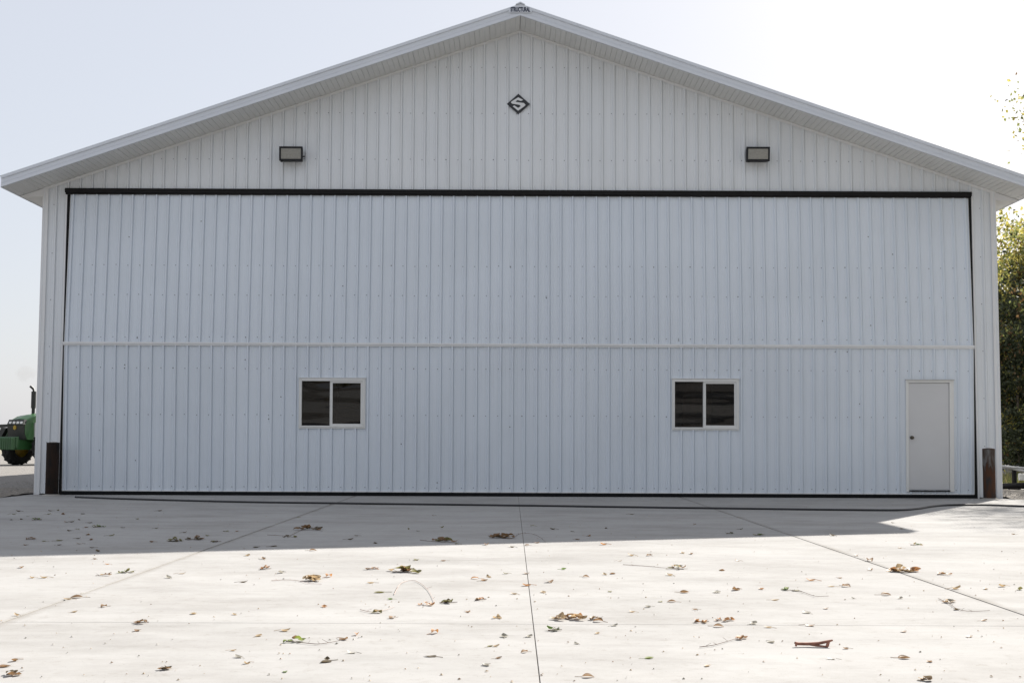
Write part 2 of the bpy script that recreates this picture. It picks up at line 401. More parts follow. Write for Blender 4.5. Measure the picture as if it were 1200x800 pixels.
# soffit panels, grooved, each .305 wide along the slope
def soffit_mesh():
    b = MB(); W = .3048; g = .004; xs = []
    prof = []
    for k in range(3):
        o_ = k*W/3; prof += [(o_+.001,.008),(o_+.006,0),(o_+W/3-.006,0),(o_+W/3-.001,.008)]
    for (a,ha),(c,hc) in zip(prof, prof[1:]):
        b.add([(a,-OH+.026,ha),(c,-OH+.026,hc),(c,-.001,hc),(a,-.001,ha)], [(3,2,1,0)])
    return b.mesh('soffit_panel', M_SOFF)
sm = soffit_mesh(); ang = math.atan(SL); L = EX/math.cos(ang); npan = int(L/.3048)
for sx in (-1, 1):
    for k in range(npan+1):
        s0 = k*.3048
        if s0+.3048 > L: s0 = L-.3048-.0015
        o = link('soffit_panel', sm, hangar)
        dz = .002 if k == npan else 0
        if sx > 0: M = Matrix.Translation((s0*math.cos(ang), 0, RZ-s0*math.sin(ang)+dz)) @ Matrix.Rotation(ang, 4, 'Y')
        else: M = Matrix.Translation((-(s0+.3048)*math.cos(ang), 0, RZ-(s0+.3048)*math.sin(ang)+dz)) @ Matrix.Rotation(-ang, 4, 'Y')
        o.matrix_local = M
# door header: black channel with a hinge tube
b = MB(); b.box((-OPX-.03,-.10,HZ0+.03),(OPX-.01,-.022,HZ1)); b.box((-OPX-.03,-.115,HZ0+.07),(OPX-.01,-.1005,HZ0+.095))
b.box((-OPX-.02,-.085,HZ0),(OPX-.02,-.023,HZ0+.0295))
for k in range(37): x = -8.55+k*.462; b.tube([(x,-.088,HZ0+.014),(x+.26,-.088,HZ0+.014)], .013, 6)
bevel(b.build('door_header', M_BLACK, hangar), .004, 1)
for sx in (-1, 1):
    MB().box((min(sx*OPX,sx*(OPX-.055)), -.006, .0), (max(sx*OPX,sx*(OPX-.055)), .12, HZ0)).build('door_jamb', M_BLACK, hangar)
    MB().box((min(sx*(OPX+.002),sx*(OPX+.03)), -.032, .0), (max(sx*(OPX+.002),sx*(OPX+.03)), -.0225, HZ0)).build('jamb_trim', M_TRIM, hangar)

# ---- bifold door, its fold pushed out a little from the wall
DW = 8.625; ZB, ZM, ZT = .080, 2.855, 5.735; YB, YM, YT = -.035, -.155, -.035
def ylow(z): return YB+(YM-YB)*(z-ZB)/(ZM-ZB)
def yup(z): return YM+(YT-YM)*(z-ZM)/(ZT-ZM)
door = MB()
for x in [-DW+.03, -5.6, -2.8, 0, 2.8, 5.6, DW-.09]:                # steel frame behind the sheets
    for z0,z1,fn in ((ZB,ZM-.02,ylow),(ZM+.02,ZT,yup)):
        door.hexa([(x,fn(z0)+.012,z0),(x+.06,fn(z0)+.012,z0),(x+.06,fn(z0)+.12,z0),(x,fn(z0)+.12,z0),
                   (x,fn(z1)+.012,z1),(x+.06,fn(z1)+.012,z1),(x+.06,fn(z1)+.12,z1),(x,fn(z1)+.12,z1)])
for z,fn in ((ZB+.01,ylow),(ZM-.08,ylow),(ZM+.02,yup),(ZT-.08,yup)):
    door.box((-DW+.092,fn(z)+.014,z),(DW-.092,fn(z)+.118,z+.06))
bifold = door.build('bifold_door', M_BLACK, hangar)
WL = (-4.164,-2.903,1.268,2.22); WR = (2.905,4.177,1.266,2.235); SD = (7.338,8.243,.125,2.225)
inset = .03
ops = [(q[0]+inset,q[1]-inset,q[2]+inset,q[3]-inset) for q in (WL,WR,SD)]
de = [-DW]+[-9*.9144-.06+.9144*k for k in range(0, 19)]+[DW]
de = sorted(set(round(e,4) for e in de if -DW <= e <= DW))
de = [e for i,e in enumerate(de) if i in (0,len(de)-1) or (e+DW > .2 and DW-e > .2)]
for a, c in zip(de, de[1:]):
    for part_ in ('low','up'):
        b = MB(); dy = -.0025*jit.random()
        if part_ == 'low': siding(b, a, c, P/2, ZB, lambda x: ZM-.03, lambda z, d=dy: ylow(z)+d, ops)
        else: siding(b, a, c, P/2, ZM+.03, lambda x: ZT, lambda z, d=dy: yup(z)+d)
        b.build('siding_panel', M_DOOR, bifold)
for k in range(-38, 38):
    x = k*P+P/2-.05
    for z,fn in ((2.40,ylow),(1.52,ylow),(.16,ylow),(4.37,yup),(3.80,yup),(2.99,yup)):
        if abs(x) < DW-.03 and not any(o[0]-.06 < x < o[1]+.06 and o[2]-.06 < z < o[3]+.08 for o in ops):
            screw(x+jit.uniform(-.006,.006), fn(z)-.003, z+jit.uniform(-.008,.008), jit.random() < .05)
for _ in range(26):
    x = jit.uniform(-8.4,8.4); z = jit.uniform(.2,5.5); fn = ylow if z < ZM else yup
    if not any(o[0]-.1 < x < o[1]+.1 and o[2]-.1 < z < o[3]+.1 for o in ops):
        screw(round(x/P)*P+P/2-.05, fn(z)-.004, z, True)
so_ = screws.build('screw', [M_SCREW, M_SCREWD], hangar); so_['kind'] = 'stuff'
# fold strip: a light channel with a shadow gap
b = MB(); b.box((-DW-.02,YM-.035,ZM-.032),(DW+.015,YM+.02,ZM+.032)); b.box((-DW-.02,YM-.048,ZM-.004),(DW+.015,YM-.0355,ZM+.034))
bevel(b.build('hinge_strip', M_TRIM, bifold), .003, 1)
# edges and bottom
for sx in (-1, 1):
    b = MB()
    for z0,z1,fn in ((ZB,ZM-.033,ylow),(ZM+.033,ZT-.002,yup)):
        xa, xb = sorted((sx*DW, sx*(DW+.006)))
        b.hexa([(xa,fn(z0)-.018,z0),(xb,fn(z0)-.018,z0),(xb,fn(z0)+.1,z0),(xa,fn(z0)+.1,z0),(xa,fn(z1)-.018,z1),(xb,fn(z1)-.018,z1),(xb,fn(z1)+.1,z1),(xa,fn(z1)+.1,z1)])
    b.build('edge_trim', M_TRIM, bifold)
MB().box((-DW,YB-.024,ZB-.008),(DW,YB+.1,ZB+.012)).build('bottom_trim', M_TRIM, bifold)
b = MB(); n = 240; prev = None
for i in range(n+1):
    x = -DW+2*DW*i/n; wv = .006*mnoise.noise(Vector((x*1.3,0,0)))
    ring = [(x,YB-.016+wv,ZB-.009),(x,YB-.026+wv*1.5,.045),(x,YB-.014+wv,.004),(x,YB+.05,.004),(x,YB+.05,ZB-.009)]
    if prev: b.add(prev+ring, [(k,(k+1)%5,(k+1)%5+5,k+5) for k in range(5)], sm=False)
    prev = ring
b.build('bottom_seal', M_RUB, bifold)

# ---- windows (in the lower leaf, tilted with it)
def leaf_matrix(x, z): return Matrix.Translation((x, ylow(z), z)) @ Matrix.Rotation(math.atan((YM-YB)/(ZM-ZB))*-1, 4, 'X').inverted().inverted()
TILT = -math.atan((YM-YB)/(ZM-ZB))        # outward lean of the leaf
def lm(x, z): return Matrix.Translation((x, ylow(z), z)) @ Matrix.Rotation(TILT, 4, 'X')
def ring_frame(b, x0, x1, z0, z1, t, y0, y1):
    b.box((x0,y0,z0),(x1,y1,z0+t)); b.box((x0,y0,z1-t),(x1,y1,z1))
    b.box((x0,y0+.0005,z0+t),(x0+t,y1,z1-t)); b.box((x1-t,y0+.0005,z0+t),(x1,y1,z1-t))
for q in (WL, WR):
    W = q[1]-q[0]; H = q[3]-q[2]
    win = empty('window'); win.parent = hangar; win.matrix_local = lm(q[0], q[2])
    b = MB(); ring_frame(b, 0, W, 0, H, .03, -.034, .05); ring_frame(b, .024, W-.024, .024, H-.024, .03, -.045, .045)
    bevel(b.build('window_frame', M_VINYL, win), .004, 1)
    b = MB(); ring_frame(b, W*.5-.03, W-.053, .053, H-.053, .038, -.028, .018); b.box((W*.5-.045, -.02, .054),(W*.5-.0305,.04,H-.054))
    bevel(b.build('window_sash', M_VINYL, win), .003, 1)
    MB().box((.052,.012,.052),(W*.5-.02,.016,H-.052)).build('pane', M_GLASS, win)
    MB().box((W*.5+.007,-.008,.09),(W-.09,-.004,H-.09)).build('pane', M_GLASS, win)
    MB().box((-.012,-.05,H+.002),(W+.012,.02,H+.014)).build('drip_cap', M_TRIM, win)
# ---- service door
sd = MB(); W = SD[1]-SD[0]; H = SD[3]-SD[2]
sdo = MB().box((.055,-.012,.035),(W-.085,.03,H-.045)).build('service_door', M_DLEAF, hangar)
sdo.matrix_local = lm(SD[0], SD[2]); sdo['label'] = 'plain white walk-through door set in the big door'; bevel(sdo, .003, 1)
b = MB(); b.box((0,-.036,0),(.05,.05,H-.04)); b.box((W-.08,-.036,0),(W,.05,H-.04)); b.box((0,-.036,H-.0395),(W,.05,H)); b.box((W-.082,-.02,.03),(W-.0805,.03,H-.05))
bevel(b.build('door_frame', M_VINYL, sdo), .003, 1)
MB().box((-.01,-.055,H+.002),(W+.01,.02,H+.02)).build('drip_cap', M_ALU, sdo)
MB().box((.051,-.05,.004),(W-.081,.03,.024)).build('threshold', M_BLACK, sdo)
b = MB(); Mk = Matrix.Translation((.112,-.013,1.02)) @ Matrix.Rotation(R(90),4,'X')
b.lathe([(0,0),(.034,0),(.034,.006),(.014,.008),(.013,.03),(.026,.036),(.031,.05),(.026,.064),(0,.068)], 20, Mk)
b.build('door_knob', mat('aged_brass', (.10,.085,.065), .35, metal=.7), sdo)

# ---- curtain and added boards inside, seen through the glass
tag(MB().add([(3.12+.1*k, .33+.035*math.sin(k*2.1)+.1*(k/6), 1.0) for k in range(7)]+[(3.22+.085*k, .33+.03*math.sin(k*2.4), 2.35) for k in range(7)],
     [(k,k+1,k+8,k+7) for k in range(6)], sm=True).build('curtain', M_CURT), 'brown cloth curtain hanging inside the window nearer the walk-through door', 'curtain')
b = MB()
band_boards = tag(empty('reflection_boards', (-3.2,.75,0)), 'added brown boards standing in for reflected bands in the far left window', 'reflection_stand_in')  # boards added in place of brown bands reflected in the glass
for k,(z,dz) in enumerate(((1.38,.05),(1.5,.04),(1.66,.05),(1.72,.03),(2.02,.06))):
    o = MB().box((-.45,-.1+.03*k,z),(.5,.05+.03*k,z+dz), Matrix.Rotation(R(-2.5+k),4,'Y')).build('board', M_INT, band_boards)
for x in (-.4,.42): MB().box((x,.09,.004),(x+.05,.14,2.3)).build('post', M_INT, band_boards)

# ------------------------------------------------------------------ signs and lamps on the gable
sg = tag(empty('emblem_sign', (-.026,-.02,7.54)), 'small black diamond sign with a white S high on the gable', 'sign')
MB().prism([(-.223,0),(0,-.20),(.223,0),(0,.20)], -.02, -.002).build('sign_board', M_SIGNB, sg)
S = [(572,275),(640,312),(612,328),(566,314),(535,333),(552,343),(652,357),(674,385),(660,402),(572,468),(497,405),(520,393),(572,428),(610,402),(588,383),(488,366),(470,348),(486,332)]
MB().prism([((x-575)/143*.223*.9, -(y-370)/132*.20*.9) for x,y in S][::-1], -.026, -.0205).build('letter_s', M_SIGNW, sg)
npl = tag(empty('name_sign', (0,-OH-.0225,RZ+.12)), 'tiny dark lettered plate on the white ridge cap at the roof peak', 'sign')
MB().prism([(-.215,-.075),(.215,-.075),(.215,.088-SL*.215-.004),(0,.084),(-.215,.088-SL*.215-.004)], -.003, 0).build('sign_board', M_FASC, npl)
tc = bpy.data.curves.new('lettering', 'FONT'); tc.body = 'STRUCTURAL'; tc.size = .082; tc.align_x = 'CENTER'; tc.align_y = 'CENTER'; tc.extrude = .002; tc.offset = .0035
to = bpy.data.objects.new('lettering', tc); COL.objects.link(to)
bpy.context.view_layer.update()
me = bpy.data.meshes.new_from_object(to); bpy.data.objects.remove(to)
xs_ = [v.co.x for v in me.vertices]; ssc = .365/(max(xs_)-min(xs_))
me.transform(Matrix.Translation((0,-.006,-.020)) @ Matrix.Rotation(R(90),4,'X') @ Matrix.Diagonal((ssc,1.4,1,1)))
me.materials.clear(); me.materials.append(M_INK); link('lettering', me, npl)

def wall_light(x, z, label):
    r_ = tag(empty('wall_light', (x,-.02,z)), label, 'lamp', 'lamps on the gable above the door')
    w2, h2 = .225, .135
    b = MB(); b.box((-w2*.75,-.02,-h2*.8),(w2*.75,.0,h2*.8))
    fr, bk = -.25, -.021
    b.hexa([(-w2*.86,bk,-h2*.85),(w2*.86,bk,-h2*.85),(w2*.86,bk,h2),(-w2*.86,bk,h2),(-w2,fr+.03,-h2),(w2,fr+.03,-h2),(w2,fr,h2),(-w2,fr,h2)])
    bevel(b.build('housing', M_BRONZE, r_), .012, 2)
    def fp(u, v, d): return (u, fr+.03-.03*(v+h2)/(2*h2)-d, v)
    b = MB()
    for (u0,u1,v0,v1) in ((-w2,w2,h2-.034,h2),(-w2,w2,-h2,-h2+.034),(-w2,-w2+.034,-h2+.0345,h2-.0345),(w2-.034,w2,-h2+.0345,h2-.0345)):
        b.hexa([fp(u0,v0,.001),fp(u1,v0,.001),fp(u1,v1,.001),fp(u0,v1,.001),fp(u0,v0,.024),fp(u1,v0,.024),fp(u1,v1,.024),fp(u0,v1,.024)])
    bevel(b.build('lens_frame', M_BRONZE, r_), .005, 2)
    b = MB(); n = 9; u0, u1, v0, v1 = -w2+.0345, w2-.0345, -h2+.0345, h2-.0345
    for i in range(n):                                     # prismatic glass
        va, vb = v0+(v1-v0)*i/n, v0+(v1-v0)*(i+1)/n; vm = (va+vb)/2
        b.add([fp(u0,va,.010),fp(u1,va,.010),fp(u1,vm,.016),fp(u0,vm,.016),fp(u1,vb,.010),fp(u0,vb,.010)], [(0,1,2,3),(3,2,4,5)])
    b.build('lens', M_LENS, r_)
    b = MB(); b.box((-w2*.9,fr+.02,-h2-.018),(-w2*.7,fr+.06,-h2-.001)); b.tube([(w2*.86,-.09,-.02),(w2*1.06,-.09,-.02)], .012, 8); b.build('latch', M_BRONZE, r_)
wall_light(-4.37, 6.50, 'dark wall lamp left of the S sign, above the left window')
wall_light(4.56, 6.53, 'dark wall lamp right of the S sign, above the right window')

# ------------------------------------------------------------------ bollards
def rust_mat(name, base, rust, lo, hi):
    m = mat(name, base, .8, var=1, vscale=3.2, vdet=8, col2=rust, bump=.4, bscale=50, stretch=(3,3,1), spec=.15)
    r_ = [n for n in m.node_tree.nodes if n.type == 'VALTORGB'][0]; r_.color_ramp.elements[0].position = lo; r_.color_ramp.elements[1].position = hi
    return m
M_RUSTA = rust_mat('dark_rusted_pipe', (.010,.009,.0085), (.022,.013,.009), .4, .6)
M_RUSTB = rust_mat('brown_rusted_pipe', (.035,.030,.028), (.07,.032,.018), .42, .6)
M_FILL = mat('bollard_concrete', (.38,.36,.33), .9, var=.3, vscale=14, bump=.5)
def bollard(x, y, h, r, m, label, grey):
    t = tag(empty('bollard', (x,y,0)), label, 'bollard', 'pipe bollards guarding the door sides')
    b = MB(); b.lathe([(r,.0),(r,h),(r-.012,h+.004),(r-.012,h-.03)], 28); 
    if grey:                                              # bare, paint-streaked upper part of the pipe
        pass
    b.build('pipe', m, t)
    MB().lathe([(r-.0125,h-.02),(r*.6,h+.012),(0,h+.022)], 28).build('concrete_fill', M_FILL, t)
    b = MB(); n = 22; prof = [(r+.06,-.02),(r+.05,.012),(r+.002,.03)]
    b.lathe(prof, n); b.build('footing', M_FILL, t)
    return t
bollard(-8.66,-.52,.98,.118,M_RUSTA,'nearly black steel bollard at the left edge of the door',False)
tb = bollard(8.73,-.56,.94,.112,M_RUSTB,'rusty brown steel bollard with grey top at the right edge of the door',True)
M_GREYP = rust_mat('weathered_grey_paint', (.15,.145,.14), (.06,.04,.03), .42, .62)
b = MB(); n = 40; top = .93; v = []; f = []
for k in range(n+1):
    a = 2*math.pi*k/n; lo = .58+.28*mnoise.noise(Vector((math.cos(a)*2.2,math.sin(a)*2.2,4)))+.1*mnoise.noise(Vector((math.cos(a)*9,math.sin(a)*9,1)))
    v += [(.1135*math.cos(a),.1135*math.sin(a),lo),(.1135*math.cos(a),.1135*math.sin(a),top)]
for k in range(n): f.append((2*k,2*k+2,2*k+3,2*k+1))
b.add(v, f, sm=True).build('peeling_paint', M_GREYP, tb)

# ------------------------------------------------------------------ hose
hp = [(88,583.2),(150,585.4),(220,587.4),(300,589.2),(450,591.2),(600,593),(750,595.2),(900,597.2),(1000,598.4),(1050,598.6),(1074,597),(1092,594.2),(1112,592.6),(1150,592.4),(1200,594),(1260,596)]
pts = [ground_at(*p) for p in hp]
def catmull(ps, n):
    o = []
    for i in range(len(ps)-1):
        p0,p1,p2,p3 = ps[max(i-1,0)],ps[i],ps[i+1],ps[min(i+2,len(ps)-1)]
        for k in range(n):
            t = k/n; o.append(.5*((2*p1)+(p2-p0)*t+(2*p0-5*p1+4*p2-p3)*t*t+(3*p1-p0-3*p2+p3)*t**3))
    return o+[ps[-1]]
cp = [Vector((p.x, p.y+.03*mnoise.noise(Vector((p.x*1.1,0,0))), .017)) for p in catmull(pts, 14)]
tag(MB().tube(cp, .016, 8).build('hose', M_HOSE), 'long black hose lying on the concrete along the bottom of the big door', 'hose')

# ------------------------------------------------------------------ fallen leaves and twigs
def leaf_mat(name, col, tl=.25):
    m = bpy.data.materials.new(name); m.use_nodes = True
    n = m.node_tree.nodes; l = m.node_tree.links; b = n['Principled BSDF']; b.inputs['Roughness'].default_value = .6
    g = n.new('ShaderNodeNewGeometry'); t = n.new('ShaderNodeTexNoise'); t.inputs['Scale'].default_value = 25
    l.new(g.outputs['Position'], t.inputs['Vector'])
    r_ = n.new('ShaderNodeValToRGB'); r_.color_ramp.elements[0].color = (*[c*.6 for c in col],1); r_.color_ramp.elements[1].color = (*[c*1.25 for c in col],1)
    r_.color_ramp.elements[0].position = .3; r_.color_ramp.elements[1].position = .7
    l.new(t.outputs['Fac'], r_.inputs[0]); l.new(r_.outputs[0], b.inputs['Base Color'])
    tr = n.new('ShaderNodeBsdfTranslucent'); l.new(r_.outputs[0], tr.inputs[0])
    mx = n.new('ShaderNodeMixShader'); mx.inputs[0].default_value = tl
    l.new(b.outputs[0], mx.inputs[1]); l.new(tr.outputs[0], mx.inputs[2]); l.new(mx.outputs[0], n['Material Output'].inputs['Surface'])
    return m
LM = {'tan': leaf_mat('leaf_tan', (0.42, 0.31, 0.18), .4), 'brown': leaf_mat('leaf_brown', (0.25, 0.15, 0.075), .4), 'orange': leaf_mat('leaf_orange', (0.46, 0.23, 0.09), .4),
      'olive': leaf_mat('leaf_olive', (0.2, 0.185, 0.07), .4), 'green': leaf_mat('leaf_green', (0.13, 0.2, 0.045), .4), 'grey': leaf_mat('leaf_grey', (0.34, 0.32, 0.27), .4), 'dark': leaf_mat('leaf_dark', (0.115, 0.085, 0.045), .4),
      'lime': leaf_mat('leaf_lime', (.19, .235, .05), .4)}
M_TWIG = mat('twig_bark', (.16,.10,.07), .85, var=.4, vscale=30)
M_TWIGP = mat('pale_twig_bark', (.55,.42,.36), .85, var=.4, vscale=30)
def leaf_pts(L, rnd):
    """a dry leaf: pointed oval folded on its midrib, curled along its length"""
    W = L*rnd.uniform(.32,.45); fold = rnd.uniform(.1,.7); curl = rnd.uniform(.3,2.4)*(1 if rnd.random() < .75 else -.6); tw = rnd.uniform(-.6,.6)
    v = []; f = []; N = 6
    for i in range(N+1):
        t = i/N; wd = W*math.sin(math.pi*min(1,t*.96+.02))**.8*(1-.35*t)
        a = curl*(t-.4); x = L*(math.sin(a)/curl if abs(curl) > .05 else t-.4); z = L*(1-math.cos(a))/curl if abs(curl) > .05 else 0
        s = tw*(t-.5)
        v += [(x, -wd*math.cos(s), z+wd*fold-wd*math.sin(s)), (x,0,z), (x, wd*math.cos(s), z+wd*fold+wd*math.sin(s))]
    for i in range(N):
        for k in range(2): a = i*3+k; f.append((a,a+3,a+4,a+1))
    mz = min(p[2] for p in v)
    return [(p[0],p[1],p[2]-mz) for p in v], f
LR = random.Random(3)
LEAFM = {}
for kname, m in LM.items():
    LEAFM[kname] = []
    for q in range(4):
        b = MB(); v, f = leaf_pts(.075, LR); b.add(v, f, sm=True); b.cur = 0
        x0 = v[1]; b.tube([x0, (x0[0]-.02, .004, max(.002,x0[2]*.6)), (x0[0]-.042,.012,.002)], .0016, 4, cap=False)
        LEAFM[kname].append(b.mesh('leaf', m))
def clump(px, py, wpx, kinds, label, n=None, h=.5, stem=None, pale=False):
    """a fallen sprig: stem plus a heap of leaves"""
    c = ground_at(px, py); ppm = F/(c.y+25); W = wpx/ppm
    t = tag(empty('leafy_twig', (c.x,c.y,.001), 0), label, 'leaves', 'leafy twigs fallen on the concrete')
    n = n or max(5, int(W/.015))
    b = MB(); 
    for i in range(n):
        L = min(.09, max(.045, W*.4))*LR.uniform(.7,1.2); v, f = leaf_pts(L, LR)
        u = LR.gauss(0,.27)*W; u = max(-W*.5, min(W*.5, u)); d = LR.gauss(0,.22)*W*.9
        z = max(0, LR.uniform(0,h)*W*.42*(1-(2*u/W)**2))
        M = Matrix.Translation((u, d, z+.002)) @ Matrix.Rotation(LR.uniform(0,6.28),4,'Z') @ Matrix.Rotation(LR.uniform(-.8,.8) if z > .01 else LR.uniform(-.2,.2),4,'X')
        b.cur = LR.randrange(len(kinds)); b.add(v, f, M, sm=True)
    mz = min(p[2] for p in b.v)
    if mz < 0: b.v = [(p[0],p[1],p[2]-mz) for p in b.v]
    o = b.build('leaves', [LM[k] for k in kinds], t); o['kind'] = 'stuff'
    b = MB(); sp = stem or [(px-wpx*.45,py+.5),(px,py),(px+wpx*.5,py-.3)]
    g = [ground_at(*p)-c for p in sp]; g = [Vector((p.x,p.y,.006)) for p in g]
    cc = catmull(g, 6)
    b.tube(cc, [(.0022 if stem else .0034)*(1-.5*i/len(cc)) for i in range(len(cc))], 5)
    for i in range(3, len(cc)-2, 5):
        d = Vector((LR.uniform(-.04,.04),LR.uniform(-.05,.05),.012)); b.tube([cc[i], cc[i]+d], [.0012,.0008], 4)
    b.build('stem', M_TWIGP if 'hooped' in label or 'pale' in label else M_TWIG, t)
    return t
CL = [ # x, y, width, leaf colours, label, stem
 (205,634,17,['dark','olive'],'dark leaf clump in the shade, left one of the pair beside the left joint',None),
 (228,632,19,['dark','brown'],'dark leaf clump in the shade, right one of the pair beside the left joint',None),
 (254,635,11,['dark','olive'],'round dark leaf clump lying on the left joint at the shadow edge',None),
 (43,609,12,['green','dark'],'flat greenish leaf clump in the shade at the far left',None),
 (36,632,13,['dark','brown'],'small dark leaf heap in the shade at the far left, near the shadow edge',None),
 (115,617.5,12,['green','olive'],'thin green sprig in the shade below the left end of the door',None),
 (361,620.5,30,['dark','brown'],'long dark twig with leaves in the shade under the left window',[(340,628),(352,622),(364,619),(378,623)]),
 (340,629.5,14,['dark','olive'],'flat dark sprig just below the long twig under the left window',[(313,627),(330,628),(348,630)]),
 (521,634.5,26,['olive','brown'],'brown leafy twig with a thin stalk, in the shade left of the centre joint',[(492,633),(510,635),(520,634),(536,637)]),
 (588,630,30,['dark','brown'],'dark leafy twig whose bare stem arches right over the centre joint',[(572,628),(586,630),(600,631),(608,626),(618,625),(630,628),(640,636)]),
 (149,671,17,['olive','green'],'olive green leaf clump in the sun beside the left joint',None),
 (125,674,14,['tan','brown'],'tan leaf tuft on the left of the olive green clump',[(112,675),(122,674),(131,671)]),
 (311,667,14,['orange','brown'],'bright orange leaf clump in the sun below the left window',None),
 (365,680,30,['tan','tan'],'bare pale twigs with few leaves in the sun below the left window',[(318,681),(335,680),(350,681),(362,684),(377,685)]),
 (474,670,33,['olive','tan','brown'],'large olive leaf heap in the sun left of the centre joint',None),
 (502,708.5,19,['orange','brown'],'orange brown leaf pair under a thin hooped stem',[(462,697),(470,684),(486,681),(500,690),(508,704),(507,708)]),
 (525,706.5,22,['olive','dark'],'narrow olive sprig touching the orange pair on its right',None),
 (349,751,24,['green','lime','brown'],'bright green leaf clump with a long bare stem to its right',[(335,752),(355,754),(372,755.5),(385,754),(400,751)]),
 (167,730,15,['brown','tan','dark'],'brown leaf clump alone in the sun left of the transverse crack',None),
 (668,725,36,['orange','tan','brown'],'widest brown leaf heap, in the sun right of the centre joint',None),
 (698,726,15,['tan','brown'],'small tan leaf tuft right of the widest brown heap',None),
 (650,739,17,['green','grey'],'thin greenish sprig below the widest brown heap',None),
 (440,718,16,['tan','olive'],'tan and olive sprig with a faint stem pointing right, left of the hooped stem',[(422,715),(440,718),(462,712)]),
 (921,691,12,['lime','green'],'bright lime green leaves with a thin curved stem to their right',[(915,691),(926,692),(940,694),(955,699),(971,699)]),
 (1060,669.5,32,['orange','tan','tan'],'long orange brown leaf band lying on the right joint',None),
 (1106,673,17,['orange','tan'],'upright pinkish leaf tuft right of the right joint',None),
 (1112,706,22,['tan','grey','brown'],'tan sprig with a bare stem trailing right, at the far right',[(1100,702),(1112,708),(1124,715),(1140,717),(1160,716)]),
 (849,727,20,['orange','brown'],'orange leaf clump in the right foreground beside a curled strip',None),
 (822,729,18,['orange','tan'],'flat curled tan strip with leaves left of an orange clump',None),
 (866,748,17,['orange','brown'],'orange leaf pair with a dry stem trailing left in the right foreground',[(820,759),(835,757),(850,753),(866,748)]),
 (795,666,22,['brown','olive','tan'],'brown leafy sprig in the sun below the right window',[(730,662),(760,664),(780,666),(806,667)]),
 (193,784,15,['brown','dark'],'two brown leaves together near the bottom left',None),
 (14,791,15,['dark','brown'],'dark leaf clump in the bottom left corner',None),
 (890,627,12,['olive','green'],'olive sprig in the shade near the right joint',None),
 (855,625,9,['dark','green'],'small dark leaf pair in the shade left of the right joint',None),
 (1073,638.5,13,['green','tan'],'green and tan leaf pair in the sun near the shadow tip',None),
 (1085,797,13,['brown','tan'],'brown leaves cut by the bottom edge at right',None),
 (436,667,14,['brown','orange'],'brown leaf pair left of the large olive heap',None),
 (563,703,14,['orange','tan'],'loose orange leaf pair just left of the centre joint',None),
]
for x,y,wd,kd,lb,st in CL: clump(x,y,wd,kd,lb,stem=st,h=.30)

